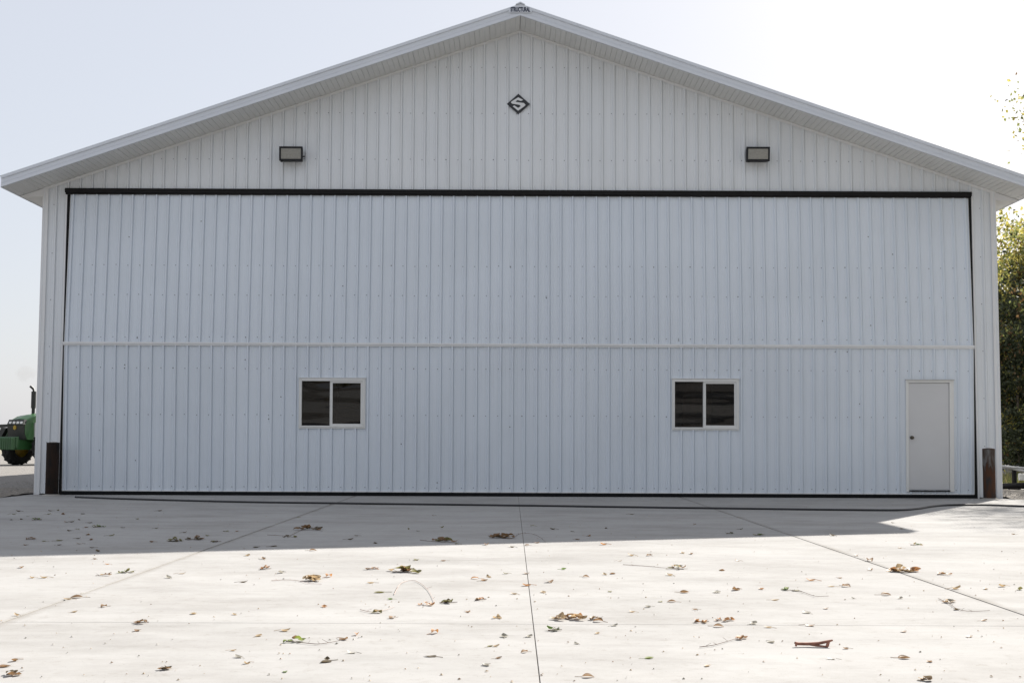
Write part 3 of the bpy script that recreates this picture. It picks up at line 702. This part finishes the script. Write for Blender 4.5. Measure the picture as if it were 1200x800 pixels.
SHADE = [(22,599),(16,602.5),(13,609),(33,605),(25,608.5),(59,598.5),(57,602.5),(68,598),(74,602.5),(78,611.5),(84,611.5),(97,602),(93,609),(105,612.5),(101,618),(91,620),(81,622),(103,626.5),(107,632.5),(91,631),(93,637),(69,638.5),(69,633.5),(52,634),(30,638.5),(108,641.5),(115,646),(130,627.5),(161,608),(187,598.5),(144,618),(183,619),(216,624),(243,627.5),(265,622.5),(278,622.5),(178,635),(418,627.5),(410,632),(440,636.5),(366,645),(490,622),(479,620),(518,618),(570,638.5),(629,636),(618,639),(671,622.5),(648,620),(624,616),(676,632),(710,619),(690,628),(814,614.5),(868,620),(976,627.5),(1046,612.5),(1057,619.5),(508,604),(740,602.5),(320,640),(300,641),(350,606),(536,637.5),(600,641)]
SUN = [(25,665,'brown'),(38,677,'tan'),(52,677,'tan'),(111,655,'brown'),(126,661,'orange'),(213,672,'tan'),(198,677,'grey'),(285,682,'dark'),(385,676,'orange'),(330,671,'grey'),(309,655,'brown'),(290,651,'tan'),(80,702,'tan'),(91,700,'brown'),(20,721,'tan'),(87,717,'tan'),(122,711,'brown'),(227,719,'tan'),(275,720,'tan'),(161,739,'brown'),(380,711,'orange'),(402,749,'brown'),(334,739,'tan'),(303,745,'tan'),(273,762,'tan'),(280,770,'grey'),(290,777,'tan'),(334,787,'green'),(18,774,'brown'),(4,781,'brown'),(383,773,'dark'),(488,656,'olive'),(520,657,'brown'),(435,683,'tan'),(446,694,'olive'),(458,702,'green'),(557,678,'orange'),(573,676,'tan'),(567,680,'brown'),(593,672,'olive'),(617,672,'brown'),(618,686,'orange'),(603,696,'tan'),(660,667,'green'),(686,676,'brown'),(644,682,'brown'),(637,694,'tan'),(460,724,'brown'),(548,717,'brown'),(585,724,'tan'),(580,724,'tan'),(418,744,'orange'),(509,742,'orange'),(591,746,'grey'),(574,757,'olive'),(581,757,'tan'),(620,746,'grey'),(584,771,'brown'),(570,779,'grey'),(506,769,'dark'),(413,765,'grey'),(383,775,'dark'),(615,764,'brown'),(688,793,'brown'),(676,754,'grey'),
 (708,638,'orange'),(761,651,'brown'),(810,649,'brown'),(726,657,'tan'),(785,674,'tan'),(846,668,'brown'),(865,657,'tan'),(951,680,'orange'),(984,677,'brown'),(991,687,'brown'),(892,690,'orange'),(932,692,'olive'),(863,691,'brown'),(801,694,'brown'),(840,694,'grey'),(774,705,'olive'),(788,705,'brown'),(715,693,'olive'),(718,672,'brown'),(709,673,'tan'),(815,714,'brown'),(841,734,'brown'),(901,735,'tan'),(946,718,'grey'),(949,733,'brown'),(968,713,'brown'),(1037,697,'brown'),(1055,701,'grey'),(1004,651,'brown'),(1019,657,'brown'),(1055,642,'tan'),(1175,687,'tan'),(1195,691,'olive'),(1121,714,'dark'),(1153,727,'brown'),(1136,746,'brown'),(1059,740,'brown'),(1058,771,'brown'),(1089,775,'brown'),(992,760,'brown'),(975,772,'grey'),(760,771,'lime'),(1188,626,'brown'),(702,728,'brown'),(740,651,'tan'),(800,648,'tan'),(883,731,'grey'),(720,733,'grey'),(741,717,'tan'),(760,711,'grey'),(908,703,'tan'),(975,687,'tan'),(1020,668,'brown'),(1120,690,'tan'),(1155,690,'tan'),(1000,701,'grey'),(829,780,'tan'),(903,752,'grey'),(700,742,'tan')]
LMK = [(216,633,'the paired dark leaf clumps'),(254,635,'the clump on the left joint'),(43,609,'the flat greenish clump'),(36,632,'the far left dark heap'),(115,617,'the thin green sprig'),
 (361,620,'the long dark twig'),(521,634,'the stalked leafy twig'),(620,629,'the arching bare stem'),(149,671,'the olive green clump'),(311,667,'the bright orange clump'),(360,681,'the bare pale twigs'),
 (474,670,'the large olive heap'),(488,690,'the hooped stem'),(349,751,'the bright green clump'),(167,730,'the lone brown clump'),(668,725,'the widest brown heap'),(921,691,'the lime green leaves'),
 (1060,669,'the orange leaf band'),(1106,673,'the pinkish leaf tuft'),(1125,710,'the trailing tan sprig'),(849,727,'the foreground orange clump'),(795,666,'the sprig below the right window'),
 (193,784,'the bottom left leaf pair'),(14,791,'the bottom left corner clump'),(890,627,'the olive sprig'),(953,757,'the broken stick'),(1085,797,'the leaves cut by the bottom edge'),(1073,638,'the green and tan pair')]
DROPS = {}
def drop(x, y, kd, group, where):
    c = ground_at(x, y); o = link('fallen_leaf', LR.choice(LEAFM[kd]))
    s = LR.uniform(.6,1.1)*(.85 if y > 700 else 1.1); o.location = (c.x, c.y, .001); o.scale = (s,s,s*LR.uniform(.6,1.1)); o.rotation_euler = (0,0,LR.uniform(0,6.28))
    tag(o, 'leaf', 'leaf', group)
    lx, ly, ln = min(LMK, key=lambda q: math.hypot(q[0]-x, (q[1]-y)*2))
    d = ('left of' if x < lx else 'right of') if abs(x-lx) > 1.6*abs(y-ly) else ('behind' if y < ly else 'in front of')
    DROPS.setdefault((kd, d, ln), []).append((math.hypot(lx-x, (ly-y)*2), where, o))
CN = {'brown':'brown','tan':'pale tan','orange':'orange','grey':'faded grey','olive':'olive','dark':'blackish','green':'green','lime':'yellow-green'}
ORD = ['nearest','second','third','fourth','fifth','sixth','seventh','eighth','ninth','tenth','eleventh','twelfth','thirteenth','fourteenth','fifteenth','sixteenth','seventeenth','eighteenth']
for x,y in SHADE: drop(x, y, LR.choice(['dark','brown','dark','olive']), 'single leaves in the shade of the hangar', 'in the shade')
for x,y,kd in SUN: drop(x, y, kd, 'single leaves on the sunlit concrete', 'in the sun')
for (kd, d, ln), L_ in DROPS.items():
    L_.sort(key=lambda q: q[0])
    for i, (_, where, o) in enumerate(L_):
        o['label'] = ('single' if len(L_) == 1 else ORD[i])+' '+CN[kd]+' leaf '+d+' '+ln+', '+where
# leaf crumbs and grit, too many and too small to count
b = MB(); CR = random.Random(8)
for i in range(650):
    x = CR.uniform(-60,1260); y = 585+215*CR.random()**1.3
    c = ground_at(x, y); r = CR.uniform(.003,.010); a0 = CR.random()*6; b.cur = CR.randrange(3)
    vs = [(c.x+r*math.cos(a0+a)*CR.uniform(.5,1.2), c.y+r*math.sin(a0+a)*CR.uniform(.5,1.2), .0015+CR.random()*.004) for a in (0,1.5,3,4.6)]
    b.add(vs+[(c.x,c.y,.004+r*.5)], [(k,(k+1)%4,4) for k in range(4)])
tag(b.build('leaf_crumbs', [LM['tan'],LM['brown'],LM['grey']]), kind='stuff')
# broken stick
c = ground_at(953,757.5); b = MB()
b.tube([(-.105,0,.03),(-.085,.0,.022),(-.03,.005,.02),(.03,-.003,.026),(.085,.004,.038),(.112,.006,.046)], [.008,.011,.0115,.011,.010,.006], 8)
b.tube([(.088,.004,.036),(.076,-.012,.01),(.07,-.02,.004)], [.009,.010,.007], 7); b.tube([(-.094,0,.028),(-.100,-.008,.006)], [.008,.006], 7)
b.tube([(-.03,.01,.016),(.02,-.004,.010),(.07,-.015,.006)], [.006,.008,.006], 6)
o = tag(b.build('broken_stick', mat('red_brown_stick', (.34,.15,.10), .8, var=.5, vscale=40)), 'short reddish brown broken stick lying alone in the right foreground', 'stick'); o.location = (c.x, c.y, 0); o.scale = (.92,1,.75)

# ------------------------------------------------------------------ trees
M_BARK = mat('bark', (.13,.105,.08), .95, var=.5, vscale=6, bump=.8, bscale=20, stretch=(4,4,1))
TLM = [leaf_mat('foliage_green', (.18,.20,.065), .55), leaf_mat('foliage_yellow_green', (.34,.30,.075), .6), leaf_mat('foliage_dark', (.034,.044,.016), .3), leaf_mat('foliage_rust', (.17,.10,.04), .45)]
def make_tree(seed, H, RAD, leaves, lsize, zlow, mixw, trunk_r, trunk_x=(0,0), squash=1.0):
    """trunk and limbs, crown of small leaf faces in clusters round the limb ends"""
    rd = random.Random(seed); tb_ = MB(); tips = []
    lowk = 0 if zlow < .2 else 2
    def limb(p, d, Lh, r, lev):
        pts_ = [p]; rs_ = [r]; q = p.copy(); dd = d.copy()
        for i in range(5):
            dd = (dd+Vector((rd.uniform(-.22,.22),rd.uniform(-.22,.22),rd.uniform(-.06,.16)))).normalized(); q = q+dd*Lh/5; pts_.append(q.copy()); rs_.append(r*(1-.13*(i+1)))
        tb_.tube(pts_, rs_, 8 if lev < 2 else 5, cap=False)
        if lev >= 2:
            for q_ in pts_[2:]: tips.append((q_, Lh))
        if lev < 3:
            for i in range(4 if lev else 9):
                k = rd.randrange(1 if lev else lowk, 6); bp_ = pts_[k]; a = rd.uniform(0,6.28); el = rd.uniform(-.05,.75)
                nd = Vector((math.cos(a)*math.cos(el), math.sin(a)*math.cos(el), math.sin(el)))
                nd = (nd*.8+dd*.35).normalized(); limb(bp_, nd, Lh*(rd.uniform(.42,.62) if lev else RAD/H*rd.uniform(.5,.85)*1.2), rs_[k]*.5, lev+1)
    limb(Vector((0,0,-.1)), Vector((rd.uniform(-.05,.05),rd.uniform(-.05,.05),1)), H*.8, trunk_r, 0)
    lb = MB(); per = max(1, leaves//len(tips))
    V = []; Fc = []; MI = []
    for tp, Lh in tips:
        tone = rd.choices(range(4), mixw)[0]
        for i in range(int(per*rd.uniform(.4,1.6))):
            p = tp+Vector((rd.gauss(0,1),rd.gauss(0,1),rd.gauss(0,.8)))*RAD*.07
            if p.z < zlow: continue
            s = lsize*rd.uniform(.6,1.2); a = Vector((rd.gauss(0,1),rd.gauss(0,1),rd.gauss(0,1)-.4)).normalized(); n_ = a.cross(Vector((rd.gauss(0,1),rd.gauss(0,1),rd.gauss(0,1)))).normalized()
            o_ = len(V); V += [p-a*s*.5, p+n_*s*.36, p+a*s*.6, p-n_*s*.36]; Fc.append((o_,o_+1,o_+2,o_+3))
            MI.append(tone if rd.random() < .7 else rd.choices(range(4), mixw)[0])
    lb.v = [tuple(v) for v in V]; lb.f = Fc; lb.mi = MI; lb.smooth = [False]*len(Fc)
    return tb_.mesh('trunk', M_BARK), lb.mesh('crown', TLM)
def place_tree(meshes, name, x, y, sc, rz, label, group, cat='tree', z=-.05):
    t = tag(empty(name, (x,y,z), rz), label, cat, group); t.scale = (sc,)*3
    link('trunk', meshes[0], t); link('crown', meshes[1], t); return t
TA = make_tree(21, 13, 6.0, 9500, .125, 1.2, (4,7,1,1), .3)
TB_ = make_tree(34, 8, 3.6, 8500, .13, .25, (4,8,1,1), .16)
SHB = make_tree(55, 3.8, 2.4, 22000, .10, .02, (1,.7,8,.8), .08)  # mostly dark leaves: understory shade put into the leaf colour
G = 'trees right of the hangar'; GS = 'shrubs right of the hangar'
place_tree(TA, 'cottonwood_tree', 19.1, 15, 1.1, .6, 'tall sparse cottonwood whose leafy twigs hang over the right roof corner', G)
place_tree(TB_, 'deciduous_tree', 18.6, 19, 1.0, 0, 'leafy yellow-green tree closest to the right wall of the hangar', G)
place_tree(TB_, 'deciduous_tree', 21.5, 28, 1.15, 2.2, 'second leafy tree behind the one beside the right wall', G)
place_tree(TA, 'cottonwood_tree', 28, 42, .8, 3.0, 'tall tree farthest back behind the right wall', G)
place_tree(SHB, 'shrub', 14.9, 13.2, 1.0, .3, 'dark shrub low beside the right wall behind the trailer drawbar', GS, 'shrub')
place_tree(SHB, 'shrub', 17.2, 16, 1.25, 2.1, 'dark shrub at the right frame edge behind the white box', GS, 'shrub')
place_tree(SHB, 'shrub', 17.6, 21, 1.4, 4.0, 'tall dark shrub behind the shrub nearest the right wall', GS, 'shrub')
place_tree(SHB, 'shrub', 20.0, 27, 1.5, 1.0, 'dark shrub second farthest back along the right wall', GS, 'shrub')
place_tree(SHB, 'shrub', 23.5, 36, 1.6, 5.0, 'dark shrub farthest back along the right wall', GS, 'shrub')
# unseen windbreak, added to cut the sky light and as source of the leaves: along the right side of the yard and behind the camera; it darkens the window reflections
WB = [(21,-5,1.6),(21.5,-9.5,1.75),(20.6,-14,1.6),(21,-18.5,1.7),(20.4,-23,1.75),(21,-28,1.6),(20.5,-33,1.7),(12,-46,1.3),(5,-49,1.25),(-3,-47,1.35),(-11,-50,1.3),(-19,-48,1.25)]
for i,(x,y,sc) in enumerate(WB):
    place_tree(TB_, 'deciduous_tree', x, y, sc, i*1.7, 'windbreak tree outside the picture, '+(ORD[i+1] if i else 'first')+' along the yard from the hangar', 'added windbreak trees round the yard')
# grass strip behind the trailer tongue
b = MB(); GR = random.Random(2)
for i in range(5200):
    x = GR.uniform(9.9,17); y = GR.uniform(5.6,13); h = GR.uniform(.08,.34); a = GR.uniform(0,6.28); lx, ly = GR.uniform(-.1,.1), GR.uniform(-.1,.1); wd = .010
    dx, dy = math.cos(a)*wd, math.sin(a)*wd; b.cur = GR.randrange(2)
    b.add([(x-dx,y-dy,-.03),(x+dx,y+dy,-.03),(x+dx*.6+lx*.5,y+dy*.6+ly*.5,h*.6),(x-dx*.6+lx*.5,y-dy*.6+ly*.5,h*.6),(x+lx,y+ly,h)], [(0,1,2,3),(3,2,4)])
tag(b.build('grass', [leaf_mat('grass_green',(.12,.15,.04),.4), leaf_mat('grass_straw',(.28,.25,.10),.4)]), 'strip of yellow-green grass under the trees at right', kind='stuff')

# ------------------------------------------------------------------ trailer at the right edge
tr = tag(empty('trailer', (11.5,5.0,0)), 'pale trailer drawbar on a dark jack post with a white box, right of the hangar', 'trailer')
M_GALV = mat('galvanised_steel', (.55,.55,.54), .4, metal=.4, var=.3, vscale=12)
M_TWHITE = mat('white_plastic_box', (.75,.74,.70), .4)
b = MB(); b.tube([(-.95,0,.60),(-.42,0,.51),(.13,.03,.385),(1.6,.25,.40)], .035, 6, sm=False); b.tube([(-.4,0,.51),(.4,.45,.44),(1.7,1.3,.42)], .035, 6, sm=False)
b.tube([(-.4,.0,.51),(.4,-.4,.44),(1.7,-.8,.42)], .03, 6, sm=False); b.box((1.6,-.95,.42),(1.68,1.4,.5)); b.box((1.68,-.95,.42),(4.6,-.87,.5)); b.box((1.68,1.32,.42),(4.6,1.4,.5)); b.box((4.52,-.87,.42),(4.6,1.32,.5))
b.build('drawbar', M_GALV, tr)
b = MB(); b.box((-1.1,-.06,.58),(-.92,.06,.66)); b.tube([(-1.04,0,.579),(-1.04,0,.5)], .03, 8); bevel(b.build('hitch_coupler', M_GALV, tr), .01, 1)
b = MB(); b.box((-.13,-.18,.2),(.03,-.075,.36)); bevel(b.build('junction_box', M_TWHITE, tr), .012, 2)
b = MB(); b.tube([(-.16,.06,.0),(-.16,.06,.46)], .055, 10); b.tube([(-.16,.06,.45),(-.16,.06,.52),(-.06,.06,.54)], .018, 6); b.lathe([(0,0),(.14,0),(.14,.02),(.05,.05)], 16, Matrix.Translation((-.16,.06,-.01))); b.build('jack_post', M_BLACK, tr)
b = MB()
for x0,y0,x1,y1,z in ((-.9,-.5,.3,-.35,.05),(-.6,-.3,.9,-.62,.09),(.0,-.55,1.2,-.3,.06)): b.tube([(x0,y0,z),((x0+x1)/2,(y0+y1)/2+.05,z+.03),(x1,y1,z)], .05, 8)
tag(b.build('pipes', M_BLACK), 'loose dark pipes lying on the ground in front of the trailer drawbar', 'pipe').location = (11.5,5.0,0)
for sy in (-.99, 1.44):
    wM = Matrix.Translation((3.4,sy,.31)) @ Matrix.Rotation(R(90),4,'X')
    wh = MB().lathe([(.16,-.09),(.29,-.09),(.31,-.06),(.31,.06),(.29,.09),(.16,.09)], 24, wM).build('wheel', M_RUB, tr)
    MB().lathe([(0,-.04),(.16,-.05),(.165,.0),(.16,.05),(0,.04)], 20, wM).build('rim', M_GALV, wh)

# ------------------------------------------------------------------ tractor behind the left corner
tx, ty = -19.82, 27.6
tc_ = tag(empty('tractor', (tx,ty,-.03), R(-25)), 'green farm tractor with a dark grille and exhaust stack, parked behind the left corner', 'tractor')
M_TG = mat('tractor_green', (.028,.10,.030), .35, var=.2, vscale=3)
M_TD = mat('tractor_dark', (.02,.024,.02), .5, var=.3, vscale=6)
M_TY = mat('tractor_yellow', (.45,.30,.02), .5, var=.3, vscale=4)
M_TYRE = mat('tyre_rubber', (.022,.021,.02), .85, var=.4, vscale=5)
M_LAMP = mat('headlight_glass', (.75,.75,.72), .15)
# local -Y is the front
b = MB(); prof = [(-.05,1.05),(-.16,1.3),(-.18,1.62),(-.06,1.86),(.35,2.02),(1.2,2.14),(2.2,2.2),(2.2,1.05)]
secs = [(-.46,.9),(-.36,1.0),(0,1.03),(.36,1.0),(.46,.9)]
def hz(x): return 1 - .09*(abs(x)/.46)**3
v = []; f = []; n = len(prof)
for x,_ in secs:
    for y,z in prof: v.append((x*(1 if y > .2 else .93), y+.06*(abs(x)/.46)**2*(1 if y < .3 else 0), z if z < 1.2 else 1.05+(z-1.05)*hz(x)))
for i in range(len(secs)-1):
    for k in range(n): f.append((i*n+k, i*n+(k+1)%n, (i+1)*n+(k+1)%n, (i+1)*n+k))
f += [list(range(n)), [4*n+k for k in range(n)][::-1]]
hood = bevel(b.add(v, f).build('hood', M_TG, tc_), .03, 2)
MB().hexa([(-.41,-.175,1.02),(.41,-.175,1.02),(.41,-.02,1.02),(-.41,-.02,1.02),(-.41,-.25,1.60),(.41,-.25,1.60),(.41,-.05,1.60),(-.41,-.05,1.60)]).build('grille', M_TD, hood)
MB().hexa([(-.43,-.25,1.62),(.43,-.25,1.62),(.43,-.02,1.62),(-.43,-.02,1.62),(-.40,-.17,1.82),(.40,-.17,1.82),(.40,-.02,1.82),(-.40,-.02,1.82)]).build('light_panel', M_TD, hood)
for x in (-.32,-.12,.08,.27):
    MB().hexa([(x,-.262,1.655),(x+.12,-.262,1.655),(x+.12,-.2,1.655),(x,-.2,1.655),(x,-.235,1.745),(x+.12,-.235,1.745),(x+.12,-.18,1.745),(x,-.18,1.745)]).build('headlight', M_LAMP, tc_)
MB().prism([(.08*math.cos(a*.5236),1.50+.09*math.sin(a*.5236)) for a in range(12)], -.262, -.235).build('emblem', M_TY, hood)
b = MB(); b.box((-.3,-.45,.62),(.3,1.8,1.03)); b.box((-.46,-.62,.70),(.46,-.46,1.14)); bevel(b.build('front_frame', M_TG, tc_), .02, 1)
b = MB()
for k in range(8): x = -.44+k*.112; b.box((x,-.80,.62),(x+.1,-.63,1.1))
bevel(b.build('front_weights', M_TG, tc_), .02, 1)
b = MB(); b.tube([(-1.0,.75,.72),(1.0,.75,.72)], .11, 10); b.build('front_axle', M_TD, tc_)
def wheel(x, y, r, wd):
    M_ = Matrix.Translation((x,y,r)) @ Matrix.Rotation(R(90),4,'Y')
    w_ = MB(); w_.lathe([(r*.55,-wd*.45),(r*.85,-wd*.5),(r*.97,-wd*.42),(r*.97,wd*.42),(r*.85,wd*.5),(r*.55,wd*.45)], 32, M_)
    for k in range(36):
        a = 2*math.pi*k/36; s = 1 if k % 2 else -1
        Ml = M_ @ Matrix.Rotation(a,4,'Z') @ Matrix.Translation((r*.965,0,s*wd*.22)) @ Matrix.Rotation(s*.6,4,'X'); w_.box((-.02,-.035,-wd*.27),(r*.045,.035,wd*.27), Ml)
    o_ = w_.build('wheel', M_TYRE, tc_)
    MB().lathe([(0,-wd*.12),(r*.2,-wd*.14),(r*.3,-wd*.05),(r*.5,-wd*.05),(r*.56,-wd*.42),(r*.56,wd*.42),(r*.5,wd*.05),(r*.3,wd*.05),(r*.2,wd*.14),(0,wd*.12)], 28, M_).build('rim', M_TY, o_)
for s in (-1,1): wheel(s*.82,.75,.70,.48); wheel(s*1.15,3.35,1.0,.62)
b = MB(); b.tube([(-.2,.9,1.7),(-.2,.9,2.3)], .07, 12); b.tube([(-.2,.9,2.3),(-.2,.9,2.98)], .10, 12); b.tube([(-.2,.9,2.98),(-.21,.88,3.08),(-.31,.8,3.2)], .05, 8); b.build('exhaust_stack', M_TD, tc_)
b = MB(); b.tube([(.56,.3,1.0),(.56,.3,1.7)], .07, 10); b.build('air_pipe', M_ALU, tc_)
b = MB(); b.box((-.5,2.75,1.2),(.6,4.0,1.5)); b.box((-.5,2.7,2.85),(.65,4.05,3.0))
for x in (-.48,.55):
    for y in (2.78,3.92): b.box((x,y,1.5),(x+.05,y+.06,2.85))
b.box((-.4,2.21,.7),(.4,4.1,1.19)); b.build('cab', M_TG, tc_)
MB().box((-.42,2.79,1.5),(.54,2.80,2.85)).build('windscreen', M_GLASS, tc_)
b = MB(); b.hexa([(-1.3,-.1,1.48),(-.5,-.1,1.54),(-.5,.1,1.54),(-1.3,.1,1.48),(-1.3,-.1,1.62),(-.5,-.1,1.64),(-.5,.1,1.64),(-1.3,.1,1.62)])
b.hexa([(-1.25,-.1,.9),(-1.05,-.1,.9),(-1.05,.1,.9),(-1.25,.1,.9),(-.9,-.1,1.5),(-.6,-.1,1.5),(-.6,.1,1.5),(-.9,.1,1.5)]); b.build('loader_arm', M_TD, tc_)
MB().box((-1.25,.25,.95),(-.48,1.0,1.35)).build('side_tank', M_TG, tc_)
# faint exhaust puff above the stack
def puff():
    b = MB(); bm = bmesh.new(); bmesh.ops.create_icosphere(bm, subdivisions=3, radius=1)
    for q in bm.verts:
        n_ = mnoise.noise(q.co*1.6+Vector((3,1,7)))*.45; q.co *= 1+n_; q.co = Vector((q.co.x*.42, q.co.y*.35, q.co.z*.3))
    me = bpy.data.meshes.new('exhaust_smoke'); bm.to_mesh(me); bm.free()
    m = bpy.data.materials.new('thin_smoke'); m.use_nodes = True; n = m.node_tree.nodes; n.remove(n['Principled BSDF'])
    vol = n.new('ShaderNodeVolumePrincipled'); vol.inputs['Color'].default_value = (.45,.43,.42,1); vol.inputs['Density'].default_value = .3
    m.node_tree.links.new(vol.outputs[0], n['Material Output'].inputs['Volume']); me.materials.append(m)
    o = link('exhaust_smoke', me); o.location = (tx-.25, ty+1.2, 3.7); o['kind'] = 'stuff'
puff()
